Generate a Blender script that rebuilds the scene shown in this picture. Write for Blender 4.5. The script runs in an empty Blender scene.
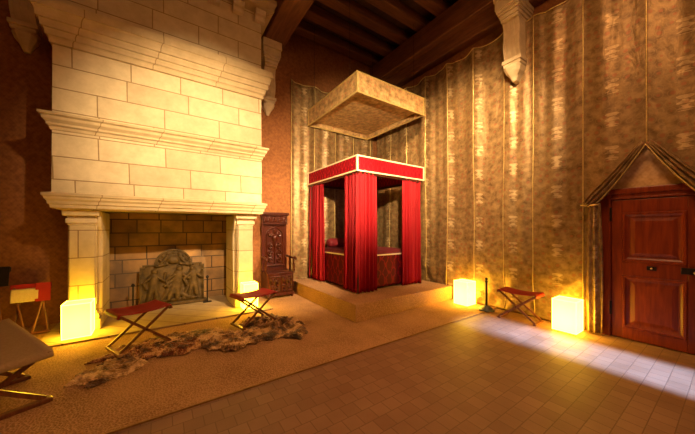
import bpy, bmesh, math, random
from mathutils import Vector, Matrix, noise
random.seed(7)
PI = math.pi
S = bpy.context.scene
C = S.collection

# ------------------------------------------------------------------ materials
def nm(name):
    m = bpy.data.materials.new(name); m.use_nodes = True
    nt = m.node_tree; b = nt.nodes['Principled BSDF']
    return m, nt, b
def node(nt, typ, **kw):
    n = nt.nodes.new(typ)
    for k, v in kw.items():
        if k.startswith('i_'):
            key = k[2:]
            key = int(key) if key.isdigit() else key.replace('_', ' ')
            n.inputs[key].default_value = v
        else: setattr(n, k, v)
    return n
def L(nt, a, b): nt.links.new(a, b)
def mth(nt, op, a, b=None, c=None, clamp=False):
    n = nt.nodes.new('ShaderNodeMath'); n.operation = op; n.use_clamp = clamp
    for i, v in enumerate((a, b, c)):
        if v is None: continue
        if isinstance(v, (int, float)): n.inputs[i].default_value = v
        else: nt.links.new(v, n.inputs[i])
    return n.outputs[0]
def ramp(nt, fac, stops, interp='LINEAR'):
    r = nt.nodes.new('ShaderNodeValToRGB'); r.color_ramp.interpolation = interp
    e = r.color_ramp.elements
    while len(e) > 1: e.remove(e[0])
    e[0].position = stops[0][0]; e[0].color = (*stops[0][1], 1)
    for p, c in stops[1:]:
        x = e.new(p); x.color = (*c, 1)
    nt.links.new(fac, r.inputs[0]); return r.outputs[0]
def mix(nt, fac, a, b, mode='MIX'):
    n = nt.nodes.new('ShaderNodeMix'); n.data_type = 'RGBA'; n.blend_type = mode
    for i, v in ((0, fac), (6, a), (7, b)):
        if isinstance(v, (int, float)): n.inputs[i].default_value = v
        elif isinstance(v, tuple): n.inputs[i].default_value = (*v, 1)
        else: nt.links.new(v, n.inputs[i])
    return n.outputs[2]
def bump(nt, b, h, strength=.3, dist=.01):
    n = node(nt, 'ShaderNodeBump', i_Strength=strength, i_Distance=dist)
    L(nt, h, n.inputs['Height']); L(nt, n.outputs[0], b.inputs['Normal'])
def noise_mat(name, c1, c2, scale=8, rough=.7, metal=0, bs=.2, bd=.01, stretch=(1,1,1), detail=6, sheen=0, coat=0, spec=.5):
    m, nt, b = nm(name)
    tc = node(nt, 'ShaderNodeTexCoord'); mp = node(nt, 'ShaderNodeMapping'); mp.inputs['Scale'].default_value = stretch
    L(nt, tc.outputs['Object'], mp.inputs[0])
    n = node(nt, 'ShaderNodeTexNoise', i_Scale=scale, i_Detail=detail, i_Roughness=.6); L(nt, mp.outputs[0], n.inputs[0])
    L(nt, ramp(nt, n.outputs[0], [(.3, c1), (.7, c2)]), b.inputs['Base Color'])
    b.inputs['Roughness'].default_value = rough; b.inputs['Metallic'].default_value = metal
    b.inputs['Sheen Weight'].default_value = sheen; b.inputs['Coat Weight'].default_value = coat
    b.inputs['Specular IOR Level'].default_value = spec
    bump(nt, b, n.outputs[0], bs, bd)
    return m
def stone_mat(name, c1, c2, mortar, bw=.66, rh=.33, off=(0,0), rough=.8, msize=.012, dirt=.0, dirtc=(.02,.012,.008)):
    m, nt, b = nm(name)
    tc = node(nt, 'ShaderNodeTexCoord'); sx = node(nt, 'ShaderNodeSeparateXYZ'); L(nt, tc.outputs['Object'], sx.inputs[0])
    cx = node(nt, 'ShaderNodeCombineXYZ')
    L(nt, mth(nt, 'ADD', mth(nt, 'ADD', sx.outputs[0], sx.outputs[1]), off[0]), cx.inputs[0])
    L(nt, mth(nt, 'ADD', sx.outputs[2], off[1]), cx.inputs[1])
    br = node(nt, 'ShaderNodeTexBrick', i_Scale=1.0, i_Mortar_Size=msize, i_Mortar_Smooth=.3, i_Bias=0.0, i_Brick_Width=bw, i_Row_Height=rh)
    br.offset = .42; br.squash = .8; br.squash_frequency = 3
    br.inputs['Color1'].default_value = (*c1, 1); br.inputs['Color2'].default_value = (*c2, 1); br.inputs['Mortar'].default_value = (*mortar, 1)
    L(nt, cx.outputs[0], br.inputs[0])
    n = node(nt, 'ShaderNodeTexNoise', i_Scale=5.0, i_Detail=9.0, i_Roughness=.65); L(nt, tc.outputs['Object'], n.inputs[0])
    col = mix(nt, .55, br.outputs[0], ramp(nt, n.outputs[0], [(.3, (.62,.58,.52)), (.65, (1,1,1))]), 'MULTIPLY')
    if dirt:
        n2 = node(nt, 'ShaderNodeTexNoise', i_Scale=2.3, i_Detail=7.0); L(nt, tc.outputs['Object'], n2.inputs[0])
        col = mix(nt, mth(nt, 'MULTIPLY', ramp(nt, n2.outputs[0], [(.4, (0,0,0)), (.65, (1,1,1))]), dirt), col, dirtc)
    L(nt, col, b.inputs['Base Color']); b.inputs['Roughness'].default_value = rough
    h = mth(nt, 'ADD', mth(nt, 'MULTIPLY', br.outputs[1], -1.0), mth(nt, 'MULTIPLY', n.outputs[0], .5))
    bump(nt, b, h, .5, .012)
    return m
def wood_mat(name, c1, c2, rough=.4, axis=2, scale=6, coat=.2, bs=.12, spec=.5):
    st = [6, 6, 6]; st[axis] = .6
    m, nt, b = nm(name)
    tc = node(nt, 'ShaderNodeTexCoord'); mp = node(nt, 'ShaderNodeMapping'); mp.inputs['Scale'].default_value = st
    L(nt, tc.outputs['Object'], mp.inputs[0])
    n = node(nt, 'ShaderNodeTexNoise', i_Scale=scale, i_Detail=8.0, i_Roughness=.6, i_Distortion=.6); L(nt, mp.outputs[0], n.inputs[0])
    L(nt, ramp(nt, n.outputs[0], [(.3, c1), (.7, c2)]), b.inputs['Base Color'])
    b.inputs['Specular IOR Level'].default_value = spec; b.inputs['Roughness'].default_value = rough; b.inputs['Coat Weight'].default_value = coat; b.inputs['Coat Roughness'].default_value = .18
    bump(nt, b, n.outputs[0], bs, .006); return m
def plain(name, c, rough=.6, metal=0, sheen=0):
    return noise_mat(name, tuple(x*.85 for x in c), tuple(min(1, x*1.12) for x in c), 14, rough, metal, .08, .003, sheen=sheen)

M = {}
M['stone'] = stone_mat('pale limestone', (.76,.64,.40), (.62,.51,.31), (.36,.25,.12), bw=.85, msize=.009)
M['stone_plain'] = noise_mat('carved limestone', (.52,.42,.25), (.7,.58,.37), 6, .75, bs=.15)
M['firebrick'] = stone_mat('smoky hearth stone', (.56,.32,.11), (.36,.19,.065), (.09,.055,.03), .5, .27, (0.1,.1), dirt=.75, dirtc=(.12,.08,.045))
M['pier'] = stone_mat('pillar limestone', (.66,.54,.32), (.56,.46,.27), (.3,.2,.1), 1.3, .42, (.55,.1), msize=.008)
M['iron_relief'] = noise_mat('weathered cast iron', (.035,.022,.007), (.14,.085,.026), 9, .6, .0, .3, .01, spec=.25)
M['iron'] = plain('black iron', (.025,.02,.018), .45, .7)
M['pewter'] = plain('blue grey painted iron', (.06,.075,.095), .4, .3)
M['dark_oak'] = wood_mat('dark carved oak', (.028,.005,.002), (.085,.016,.005), .3, 2, 5, .35, spec=.35)
M['door_oak'] = wood_mat('red brown door oak', (.12,.015,.003), (.25,.038,.006), .42, 2, 4, .12, spec=.35)
M['beam'] = wood_mat('aged beam oak y', (.13,.05,.022), (.27,.11,.045), .6, 1, 3, 0, .5)
M['joist'] = wood_mat('aged joist oak x', (.12,.045,.02), (.24,.09,.038), .65, 0, 3, 0, .4)
M['boards'] = wood_mat('ceiling boards', (.05,.02,.012), (.1,.04,.022), .7, 1, 3, 0, .4)
M['leather'] = noise_mat('crimson leather', (.26,.006,.006), (.4,.012,.010), 5, .55, bs=.08)
M['stool_wood'] = wood_mat('brown stool wood', (.1,.03,.012), (.24,.085,.03), .35, 2, 6, .4)
M['pale_wood'] = wood_mat('pale beech', (.5,.3,.14), (.68,.44,.22), .4, 2, 6, .3)
M['linen'] = noise_mat('cream canvas', (.6,.5,.32), (.74,.63,.43), 60, .8, bs=.1, bd=.002)
M['red_cloth'] = noise_mat('scarlet bed curtain wool', (.22,.002,.005), (.33,.003,.009), 3, .7, bs=.06, stretch=(1,1,.2), spec=.25)
M['cream_braid'] = noise_mat('cream braid', (.75,.62,.38), (.9,.78,.52), 50, .6, bs=.2, bd=.002)
M['gold_braid'] = noise_mat('gold piping', (.5,.36,.12), (.8,.62,.24), 40, .38, .5, .2, .002)
M['canopy_under'] = plain('dark lining cloth', (.06,.012,.01), .8)
M['white_base'] = plain('white plastic foot', (.7,.62,.4), .4)

def damask(name, c1, c2, scale, rough=.6):
    m, nt, b = nm(name)
    tc = node(nt, 'ShaderNodeTexCoord'); sx = node(nt, 'ShaderNodeSeparateXYZ'); L(nt, tc.outputs['Object'], sx.inputs[0])
    a = mth(nt, 'MULTIPLY', mth(nt, 'ADD', sx.outputs[0], sx.outputs[1]), scale); z = mth(nt, 'MULTIPLY', sx.outputs[2], scale*.7)
    w1 = mth(nt, 'SINE', mth(nt, 'ADD', a, mth(nt, 'SINE', z)))
    w2 = mth(nt, 'SINE', mth(nt, 'SUBTRACT', a, mth(nt, 'SINE', z)))
    p = mth(nt, 'MULTIPLY', w1, w2)
    n = node(nt, 'ShaderNodeTexNoise', i_Scale=scale*.9, i_Detail=3.0); L(nt, tc.outputs['Object'], n.inputs[0])
    p = mth(nt, 'ADD', p, mth(nt, 'MULTIPLY', mth(nt, 'SUBTRACT', n.outputs[0], .5), 1.6))
    L(nt, ramp(nt, p, [(.05, c2), (.16, c1), (.4, c1), (.52, c2)]), b.inputs['Base Color'])
    b.inputs['Roughness'].default_value = rough; b.inputs['Specular IOR Level'].default_value = .12
    return m
M['damask_red'] = damask('red damask valance', (.46,.010,.018), (.2,.004,.010), 26)
M['damask_dark'] = damask('dark crimson coverlet', (.2,.006,.008), (.08,.003,.004), 14)

def brocade(name, gain=1.0, panel=.68, mk=1.0):
    m, nt, b = nm(name)
    uv = node(nt, 'ShaderNodeUVMap'); sx = node(nt, 'ShaderNodeSeparateXYZ'); L(nt, uv.outputs[0], sx.inputs[0])
    U, V = sx.outputs[0], sx.outputs[1]
    nz = node(nt, 'ShaderNodeTexNoise', i_Scale=9.0, i_Detail=4.0); L(nt, uv.outputs[0], nz.inputs[0])
    fu = mth(nt, 'SUBTRACT', mth(nt, 'FRACT', mth(nt, 'DIVIDE', U, panel)), .5)      # -0.5..0.5 in a panel
    fv = mth(nt, 'SUBTRACT', mth(nt, 'FRACT', mth(nt, 'DIVIDE', V, .5)), .5)
    # vase-like ornament in the centre of every panel
    au = mth(nt, 'ABSOLUTE', mth(nt, 'MULTIPLY', fu, panel)); av = mth(nt, 'MULTIPLY', fv, .5)
    wid = mth(nt, 'ADD', .05, mth(nt, 'MULTIPLY', mth(nt, 'COSINE', mth(nt, 'MULTIPLY', av, 75.0)), .025))
    inu = mth(nt, 'LESS_THAN', au, wid); inv = mth(nt, 'LESS_THAN', mth(nt, 'ABSOLUTE', av), .105)
    gaps = mth(nt, 'GREATER_THAN', mth(nt, 'ADD', mth(nt, 'SINE', mth(nt, 'MULTIPLY', av, 90.0)), mth(nt, 'MULTIPLY', nz.outputs[0], 1.6)), -.05)
    motif = mth(nt, 'MULTIPLY', mth(nt, 'MULTIPLY', inu, inv), gaps)
    motif = mth(nt, 'MULTIPLY', motif, mth(nt, 'MULTIPLY', mth(nt, 'SUBTRACT', nz.outputs[0], .22), 2.0, clamp=True))
    # small scattered flowers
    vo = node(nt, 'ShaderNodeTexVoronoi', i_Scale=9.5, i_Randomness=.45); L(nt, uv.outputs[0], vo.inputs[0])
    flo = mth(nt, 'LESS_THAN', vo.outputs['Distance'], .25)
    ring = mth(nt, 'MULTIPLY', mth(nt, 'GREATER_THAN', vo.outputs['Distance'], .42), mth(nt, 'LESS_THAN', vo.outputs['Distance'], .5))
    g = gain
    base = ramp(nt, nz.outputs[0], [(.3, (.14*g,.08*g,.03*g)), (.7, (.38*g,.25*g,.105*g))])
    col = mix(nt, mth(nt, 'MULTIPLY', flo, .75), base, (.3*g,.115*g,.05*g))
    col = mix(nt, mth(nt, 'MULTIPLY', ring, .35), col, (.36*g,.25*g,.11*g))
    col = mix(nt, mth(nt, 'MULTIPLY', motif, mk), col, (.6*g,.45*g,.24*g))
    L(nt, col, b.inputs['Base Color'])
    b.inputs['Metallic'].default_value = .35; b.inputs['Roughness'].default_value = .46
    wr = node(nt, 'ShaderNodeTexNoise', i_Scale=3.2, i_Detail=4.0, i_Distortion=1.2)
    mp = node(nt, 'ShaderNodeMapping'); mp.inputs['Scale'].default_value = (2.2, .8, 1); L(nt, uv.outputs[0], mp.inputs[0]); L(nt, mp.outputs[0], wr.inputs[0])
    bump(nt, b, mth(nt, 'ADD', wr.outputs[0], mth(nt, 'MULTIPLY', motif, .06)), .4, .03)
    return m
M['brocade'] = brocade('gold brown brocade hanging')
M['brocade_pale'] = brocade('pale gold brocade tester', 2.0, .45, .12)

def matting(name, c1, c2):
    m, nt, b = nm(name)
    tc = node(nt, 'ShaderNodeTexCoord'); sx = node(nt, 'ShaderNodeSeparateXYZ'); L(nt, tc.outputs['Object'], sx.inputs[0])
    a = mth(nt, 'ADD', sx.outputs[0], sx.outputs[1])
    w = mth(nt, 'MULTIPLY', mth(nt, 'SINE', mth(nt, 'MULTIPLY', a, 130.0)), mth(nt, 'SINE', mth(nt, 'MULTIPLY', sx.outputs[2], 95.0)))
    n = node(nt, 'ShaderNodeTexNoise', i_Scale=16.0, i_Detail=6.0); L(nt, tc.outputs['Object'], n.inputs[0])
    f = mth(nt, 'ADD', mth(nt, 'MULTIPLY', w, .05), n.outputs[0])
    L(nt, ramp(nt, f, [(.3, c1), (.7, c2)]), b.inputs['Base Color']); b.inputs['Roughness'].default_value = .85
    bump(nt, b, f, .4, .01); return m
M['wallcloth'] = matting('woven straw wall cloth', (.2,.07,.018), (.33,.13,.036))

def carpet_mat():
    m, nt, b = nm('sisal carpet')
    tc = node(nt, 'ShaderNodeTexCoord'); 
    vo = node(nt, 'ShaderNodeTexVoronoi', i_Scale=55.0); L(nt, tc.outputs['Object'], vo.inputs[0])
    n = node(nt, 'ShaderNodeTexNoise', i_Scale=2.0, i_Detail=6.0); L(nt, tc.outputs['Object'], n.inputs[0])
    f = mth(nt, 'ADD', mth(nt, 'MULTIPLY', vo.outputs['Distance'], .55), mth(nt, 'MULTIPLY', n.outputs[0], .6))
    L(nt, ramp(nt, f, [(.3, (.24,.12,.05)), (.7, (.52,.30,.14))]), b.inputs['Base Color'])
    b.inputs['Roughness'].default_value = .9
    bump(nt, b, vo.outputs['Distance'], .8, .012); return m
M['carpet'] = carpet_mat()

def tile_mat():
    m, nt, b = nm('terracotta floor tiles')
    tc = node(nt, 'ShaderNodeTexCoord'); mp = node(nt, 'ShaderNodeMapping'); L(nt, tc.outputs['Object'], mp.inputs[0])
    br = node(nt, 'ShaderNodeTexBrick', i_Scale=1.0, i_Mortar_Size=.004, i_Mortar_Smooth=.2, i_Bias=-.1, i_Brick_Width=.145, i_Row_Height=.145)
    br.offset = .5; br.squash = 1
    br.inputs['Color1'].default_value = (.34,.2,.112,1); br.inputs['Color2'].default_value = (.27,.15,.082,1); br.inputs['Mortar'].default_value = (.2,.11,.06,1)
    L(nt, mp.outputs[0], br.inputs[0])
    n = node(nt, 'ShaderNodeTexNoise', i_Scale=3.0, i_Detail=8.0); L(nt, tc.outputs['Object'], n.inputs[0])
    col = mix(nt, .6, br.outputs[0], ramp(nt, n.outputs[0], [(.3, (.65,.6,.55)), (.7, (1,1,1))]), 'MULTIPLY')
    L(nt, col, b.inputs['Base Color'])
    L(nt, mth(nt, 'ADD', .42, mth(nt, 'MULTIPLY', n.outputs[0], .3)), b.inputs['Roughness'])
    bump(nt, b, mth(nt, 'ADD', mth(nt, 'MULTIPLY', br.outputs[1], -1.0), mth(nt, 'MULTIPLY', n.outputs[0], .7)), .35, .006)
    return m
M['tiles'] = tile_mat()

def fur_mat(name, dark, mid, pale):
    m, nt, b = nm(name)
    tc = node(nt, 'ShaderNodeTexCoord')
    n = node(nt, 'ShaderNodeTexNoise', i_Scale=4.0, i_Detail=7.0, i_Distortion=1.0); L(nt, tc.outputs['Object'], n.inputs[0])
    mp = node(nt, 'ShaderNodeMapping'); mp.inputs['Scale'].default_value = (1, .25, 1); mp.inputs['Rotation'].default_value = (0,0,.6)
    L(nt, tc.outputs['Object'], mp.inputs[0])
    n2 = node(nt, 'ShaderNodeTexNoise', i_Scale=90.0, i_Detail=3.0); L(nt, mp.outputs[0], n2.inputs[0])
    f = mth(nt, 'ADD', n.outputs[0], mth(nt, 'MULTIPLY', mth(nt, 'SUBTRACT', n2.outputs[0], .5), .35))
    L(nt, ramp(nt, f, [(.38, dark), (.5, mid), (.6, pale)]), b.inputs['Base Color'])
    b.inputs['Roughness'].default_value = .8; b.inputs['Sheen Weight'].default_value = .3
    bump(nt, b, n2.outputs[0], .8, .012); return m
M['fur_red'] = fur_mat('russet hide', (.05,.014,.006), (.24,.065,.02), (.7,.42,.17))
M['fur_grey'] = fur_mat('brown goat hide', (.04,.02,.01), (.24,.12,.045), (.72,.47,.2))
M['fur_tan'] = fur_mat('tan sheepskin', (.08,.036,.015), (.4,.22,.08), (.8,.56,.27))

def glow_mat(name, col, k, core):
    m, nt, b = nm(name)
    tc = node(nt, 'ShaderNodeTexCoord')
    d = node(nt, 'ShaderNodeVectorMath', operation='DISTANCE'); L(nt, tc.outputs['Object'], d.inputs[0]); d.inputs[1].default_value = (0, 0, .17)
    f = mth(nt, 'SUBTRACT', 1.0, mth(nt, 'MULTIPLY', d.outputs['Value'], 2.4), clamp=True)
    b.inputs['Base Color'].default_value = (.8,.75,.5,1); b.inputs['Roughness'].default_value = .4
    L(nt, mix(nt, f, col, core), b.inputs['Emission Color'])
    b.inputs['Emission Strength'].default_value = k
    return m
M['glow'] = glow_mat('glowing lantern panel', (1,.50,.020), 19.0, (1,.54,.045))
M['glow_left'] = glow_mat('glowing lantern panel yellow', (1,.52,.012), 19.0, (1,.55,.03))
M['glow_edge'] = glow_mat('glowing lantern edge', (1,.6,.04), 19.0, (1,.6,.04))

# ------------------------------------------------------------------ mesh helpers
class MB:
    def __init__(s): s.bm = bmesh.new(); s.uv = None
    def box(s, x0, y0, z0, x1, y1, z1, mat=None):
        r = bmesh.ops.create_cube(s.bm, size=1)
        m = Matrix.Translation(((x0+x1)/2, (y0+y1)/2, (z0+z1)/2)) @ Matrix.Diagonal((abs(x1-x0), abs(y1-y0), abs(z1-z0), 1))
        if mat: m = mat @ m
        bmesh.ops.transform(s.bm, matrix=m, verts=r['verts']); return s
    def bar(s, a, b, w, h, up=(0,0,1)):
        a = Vector(a); b = Vector(b); d = (b-a); l = d.length; d.normalize(); up = Vector(up)
        x = d.cross(up)
        if x.length < 1e-4: x = d.cross(Vector((1,0,0)))
        x.normalize(); u = x.cross(d).normalized()
        R = Matrix((x, d, u)).transposed().to_4x4(); R.translation = (a+b)/2
        r = bmesh.ops.create_cube(s.bm, size=1)
        bmesh.ops.transform(s.bm, matrix=R @ Matrix.Diagonal((w, l, h, 1)), verts=r['verts']); return s
    def tube(s, pts, rad, seg=8, close=False):
        pts = [Vector(p) for p in pts]; n = len(pts); rings = []
        rads = rad if isinstance(rad, (list, tuple)) else [rad]*n
        prev = None
        for i, p in enumerate(pts):
            if close: d = pts[(i+1) % n] - pts[i-1]
            else: d = pts[min(i+1, n-1)] - pts[max(i-1, 0)]
            d.normalize()
            if prev is None:
                x = d.orthogonal().normalized()
            else:
                x = (prev - d*prev.dot(d)).normalized()
            prev = x; y = d.cross(x)
            rings.append([s.bm.verts.new(p + (x*math.cos(2*PI*k/seg) + y*math.sin(2*PI*k/seg))*rads[i]) for k in range(seg)])
        m = n if close else n-1
        for i in range(m):
            a, b = rings[i], rings[(i+1) % n]
            for k in range(seg): s.bm.faces.new((a[k], a[(k+1) % seg], b[(k+1) % seg], b[k]))
        if not close: s.bm.faces.new(rings[0][::-1]); s.bm.faces.new(rings[-1])
        return s
    def lathe(s, prof, c=(0,0,0), seg=24):
        rings = [[s.bm.verts.new((c[0]+r*math.cos(2*PI*k/seg), c[1]+r*math.sin(2*PI*k/seg), c[2]+z)) for k in range(seg)] for r, z in prof]
        for i in range(len(rings)-1):
            a, b = rings[i], rings[i+1]
            for k in range(seg): s.bm.faces.new((a[k], a[(k+1) % seg], b[(k+1) % seg], b[k]))
        s.bm.faces.new(rings[0][::-1]); s.bm.faces.new(rings[-1]); return s
    def prism(s, poly, d, f):
        """poly: 2-D points; f(u,v,w)->3-D, extruded from w=d[0] to d[1]"""
        a = [s.bm.verts.new(f(u, v, d[0])) for u, v in poly]; b = [s.bm.verts.new(f(u, v, d[1])) for u, v in poly]
        n = len(poly)
        for i in range(n): s.bm.faces.new((a[i], a[(i+1) % n], b[(i+1) % n], b[i]))
        s.bm.faces.new(a[::-1]); s.bm.faces.new(b); return s
    def grid(s, nu, nv, f, uvf=None, keep=None):
        V = [[s.bm.verts.new(f(i/nu, j/nv)) for j in range(nv+1)] for i in range(nu+1)]
        if uvf and s.uv is None: s.uv = s.bm.loops.layers.uv.new('UVMap')
        for i in range(nu):
            for j in range(nv):
                if keep and not keep((i+.5)/nu, (j+.5)/nv): continue
                fc = s.bm.faces.new((V[i][j], V[i+1][j], V[i+1][j+1], V[i][j+1]))
                if uvf:
                    for lp, (a, b) in zip(fc.loops, ((i, j), (i+1, j), (i+1, j+1), (i, j+1))): lp[s.uv].uv = uvf(a/nu, b/nv)
        return s
    def build(s, name, mat, parent=None, smooth=False, bevel=0, solid=0, loc=None, keepn=False):
        loose = [v for v in s.bm.verts if not v.link_faces]
        for v in loose: s.bm.verts.remove(v)
        if not keepn: bmesh.ops.recalc_face_normals(s.bm, faces=s.bm.faces)
        me = bpy.data.meshes.new(name); s.bm.to_mesh(me); s.bm.free()
        me.materials.append(M[mat] if isinstance(mat, str) else mat)
        if smooth:
            for p in me.polygons: p.use_smooth = True
        o = bpy.data.objects.new(name, me); C.objects.link(o)
        if parent: o.parent = parent
        if loc: o.location = loc
        if solid:
            md = o.modifiers.new('solid', 'SOLIDIFY'); md.thickness = solid; md.offset = 0
        if bevel:
            md = o.modifiers.new('bevel', 'BEVEL'); md.width = bevel; md.segments = 2; md.limit_method = 'ANGLE'; md.angle_limit = .6
        return o
def thing(name, label, cat, loc=(0,0,0), rz=0, group=None):
    o = bpy.data.objects.new(name, None); C.objects.link(o); o.empty_display_size = .1
    o.location = loc; o.rotation_euler = (0,0,rz); return tag(o, label, cat, group)
def tag(o, label, cat, group=None, kind=None):
    o['label'] = label; o['category'] = cat
    if group: o['group'] = group
    if kind: o['kind'] = kind
    return o
def struct(o): o['kind'] = 'structure'; return o
def copy_tree(o, parent=None):
    c = o.copy(); C.objects.link(c)
    if parent: c.parent = parent
    for ch in list(o.children): copy_tree(ch, c)
    return c

# ------------------------------------------------------------------ the room
YA, XB = 6.55, 5.70          # fireplace wall plane, hanging wall plane
XL, YN, ZC = -4.6, -4.2, 6.85
struct(MB().box(XL, YN, -.12, XB, 2.80, 0).build('floor', 'tiles'))
struct(MB().box(XL, 2.80, -.12, 2.694, YA+.5, .008).box(2.704, 2.80, -.12, XB, YA+.5, .008).build('floor_carpet', 'carpet'))
struct(MB().box(XL, 2.785, -.02, XB, 2.80, .014).build('trim_1', noise_mat('brass edge strip', (.3,.16,.06), (.42,.25,.1), 20, .5, .4)))
# fireplace wall with the firebox opening
w = MB(); w.box(XL, YA, 0, -.84, YA+.5, ZC).box(1.28, YA, 0, XB+.3, YA+.5, ZC).box(-.84, YA, 2.0, 1.28, YA+.5, ZC)
struct(w.build('wall_left', 'wallcloth'))
struct(MB().box(XB, YN, 0, XB+.3, YA, ZC).build('wall_right', 'wallcloth'))
struct(MB().box(XL-.3, YN, 0, XL, YA+.5, ZC).build('wall_far_left', 'wallcloth'))
# wall behind the camera with the window that lets the daylight in
wx0, wx1, wz0, wz1 = 4.12, 4.98, 1.25, 2.48
w = MB(); w.box(XL, YN-.3, 0, wx0, YN, ZC).box(wx1, YN-.3, 0, XB+.3, YN, ZC).box(wx0, YN-.3, 0, wx1, YN, wz0).box(wx0, YN-.3, wz1, wx1, YN, ZC)
struct(w.build('wall_near', 'wallcloth'))
w = MB()
for x in (wx0, wx1-.05): w.box(x, YN-.14, wz0, x+.05, YN-.06, wz1)
for z in (wz0, wz1-.05): w.box(wx0, YN-.14, z, wx1, YN-.06, z+.05)
struct(w.build('window_1', 'door_oak'))
struct(MB().box(XL-.3, YN-.3, ZC, XB+.3, YA+.5, ZC+.2).build('ceiling', 'boards'))

# ceiling timbers
for k, (x, lab) in enumerate(((1.94, 'massive dark oak ceiling beam resting on the stone corbel right of the chimney'),
                 (-1.84, 'massive dark oak ceiling beam resting on the stone corbel left of the chimney'))):
    b = MB().box(x, YN+.01, 6.0, x+.5, YA-.02, 6.6)
    bmesh.ops.subdivide_edges(b.bm, edges=b.bm.edges[:], cuts=6, use_grid_fill=True)
    for v in b.bm.verts: v.co.x += .02*noise.noise(v.co*1.3); v.co.z += .015*noise.noise(v.co*1.1+Vector((5,0,0))) if v.co.z < 6.5 else 0
    tag(b.build('ceiling_beam', 'beam', bevel=.03), lab, 'beam', 'main ceiling beams')
wb = thing('wall_beam', 'long dark oak beam running along the wall above the brocade hanging', 'beam', (5.25, 1, 6.0))
MB().box(0, YN-1+.02, 0, .44, YA-1-.02, .34).build('lower_beam', 'beam', wb, bevel=.02)
MB().box(.08, YN-1+.02, .34, .44, YA-1-.02, .60).build('upper_beam', 'beam', wb, bevel=.02)
MB().box(.2, YN-1+.02, -.3, .44, YA-1-.02, -.005).build('fascia_board', 'beam', wb, bevel=.01)
j0 = None
for k in range(17):
    y = 6.35 - .6*k
    if j0 is None:
        j0 = MB().box(XL+.02, -.13, 0, XB-.02, .13, .22).build('ceiling_joist', 'joist', bevel=.02); j = j0
        tag(j, 'dark wooden ceiling joist laid across the main beams', 'joist', 'joists across the ceiling')
    else:
        j = j0.copy(); C.objects.link(j)
    j.location = (0, y, 6.62)

# ------------------------------------------------------------------ fireplace
FY = 5.55
fp = thing('fireplace', 'monumental pale limestone fireplace with tall hood and stepped cornices', 'fireplace', (.19, YA, 0))
def P(mb, name, mat, **k):      # world coordinates -> child of the fireplace
    o = mb.build(name, mat, fp, **k); o.location = (-.19, -YA, 0); return o
hx0, hx1 = -1.29, 1.68
m = MB()
# hood, slightly flared below the middle cornice
m.box(hx0, FY+.02, 4.45, hx1, YA, ZC)
def frus(m, x0, x1, yb, yt, z0, z1):
    m.prism([(yb, z0), (YA, z0), (YA, z1), (yt, z1)], (x0, x1), lambda u, v, w_: (w_, u, v))
frus(m, hx0, hx1, FY, FY+.02, 3.12, 4.46)
frus(m, hx0, hx1, FY-.03, FY, 2.1, 3.13)
P(m, 'hood', 'stone')
def cornice(name, prof, x0=hx0, x1=hx1, y=FY):
    """prof: (projection, z) from bottom to top, swept round three sides"""
    m = MB(); rows = []
    for p, z in prof:
        rows.append([m.bm.verts.new(q) for q in ((x0-p, YA, z), (x0-p, y-p, z), (x1+p, y-p, z), (x1+p, YA, z))])
    for a, b in zip(rows, rows[1:]):
        for k in range(3): m.bm.faces.new((a[k], a[k+1], b[k+1], b[k]))
        m.bm.faces.new((a[3], a[0], b[0], b[3]))
    m.bm.faces.new(rows[0][::-1]); m.bm.faces.new(rows[-1])
    return P(m, name, 'stonejoint')
M['stonejoint'] = stone_mat('cornice limestone', (.68,.55,.32), (.6,.48,.27), (.36,.25,.12), .95, 5.0, (.3, 1.5), msize=.007)
cornice('upper_cornice', [(p*.93, 4.25+(z-4.27)*1.22) for p, z in [(0,4.27),(.03,4.272),(.03,4.32),(.045,4.34),(.065,4.342),(.065,4.375),(.08,4.41),(.105,4.412),(.105,4.44),(.12,4.49),(.145,4.492),(.145,4.53),(.155,4.57),(.175,4.60),(.19,4.602),(.19,4.66),(.185,4.70),(0.0,4.75)]])
cornice('middle_cornice', [(p*.85, z-.09) for p, z in [(0,3.10),(.02,3.11),(.03,3.15),(.06,3.17),(.06,3.2),(.1,3.24),(.105,3.28),(.14,3.30),(.14,3.33),(0.0,3.37)]])
cornice('mantel_cornice', [(p*.75, z) for p, z in [(0,1.90),(.02,1.905),(.025,1.95),(.05,1.96),(.055,2.0),(.085,2.03),(.09,2.06),(.115,2.075),(.115,2.11),(.0,2.13)]], y=FY-.02)
# topmost cornice with dentils
cornice('top_cornice', [(0,5.98),(.2,6.0),(.2,6.07),(.24,6.12),(.24,6.2),(0,6.25)])
for k in range(7):
    x = -.86 + .415*k
    m = MB(); m.prism([(0,5.78),(-.08,5.80),(-.1,5.86),(-.15,5.88),(-.17,5.97),(0,5.97)], (x-.1, x+.1), lambda u, v, w_: (w_, FY+.015+u, v))
    P(m, 'dentil', 'stone_plain', bevel=.01)
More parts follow.
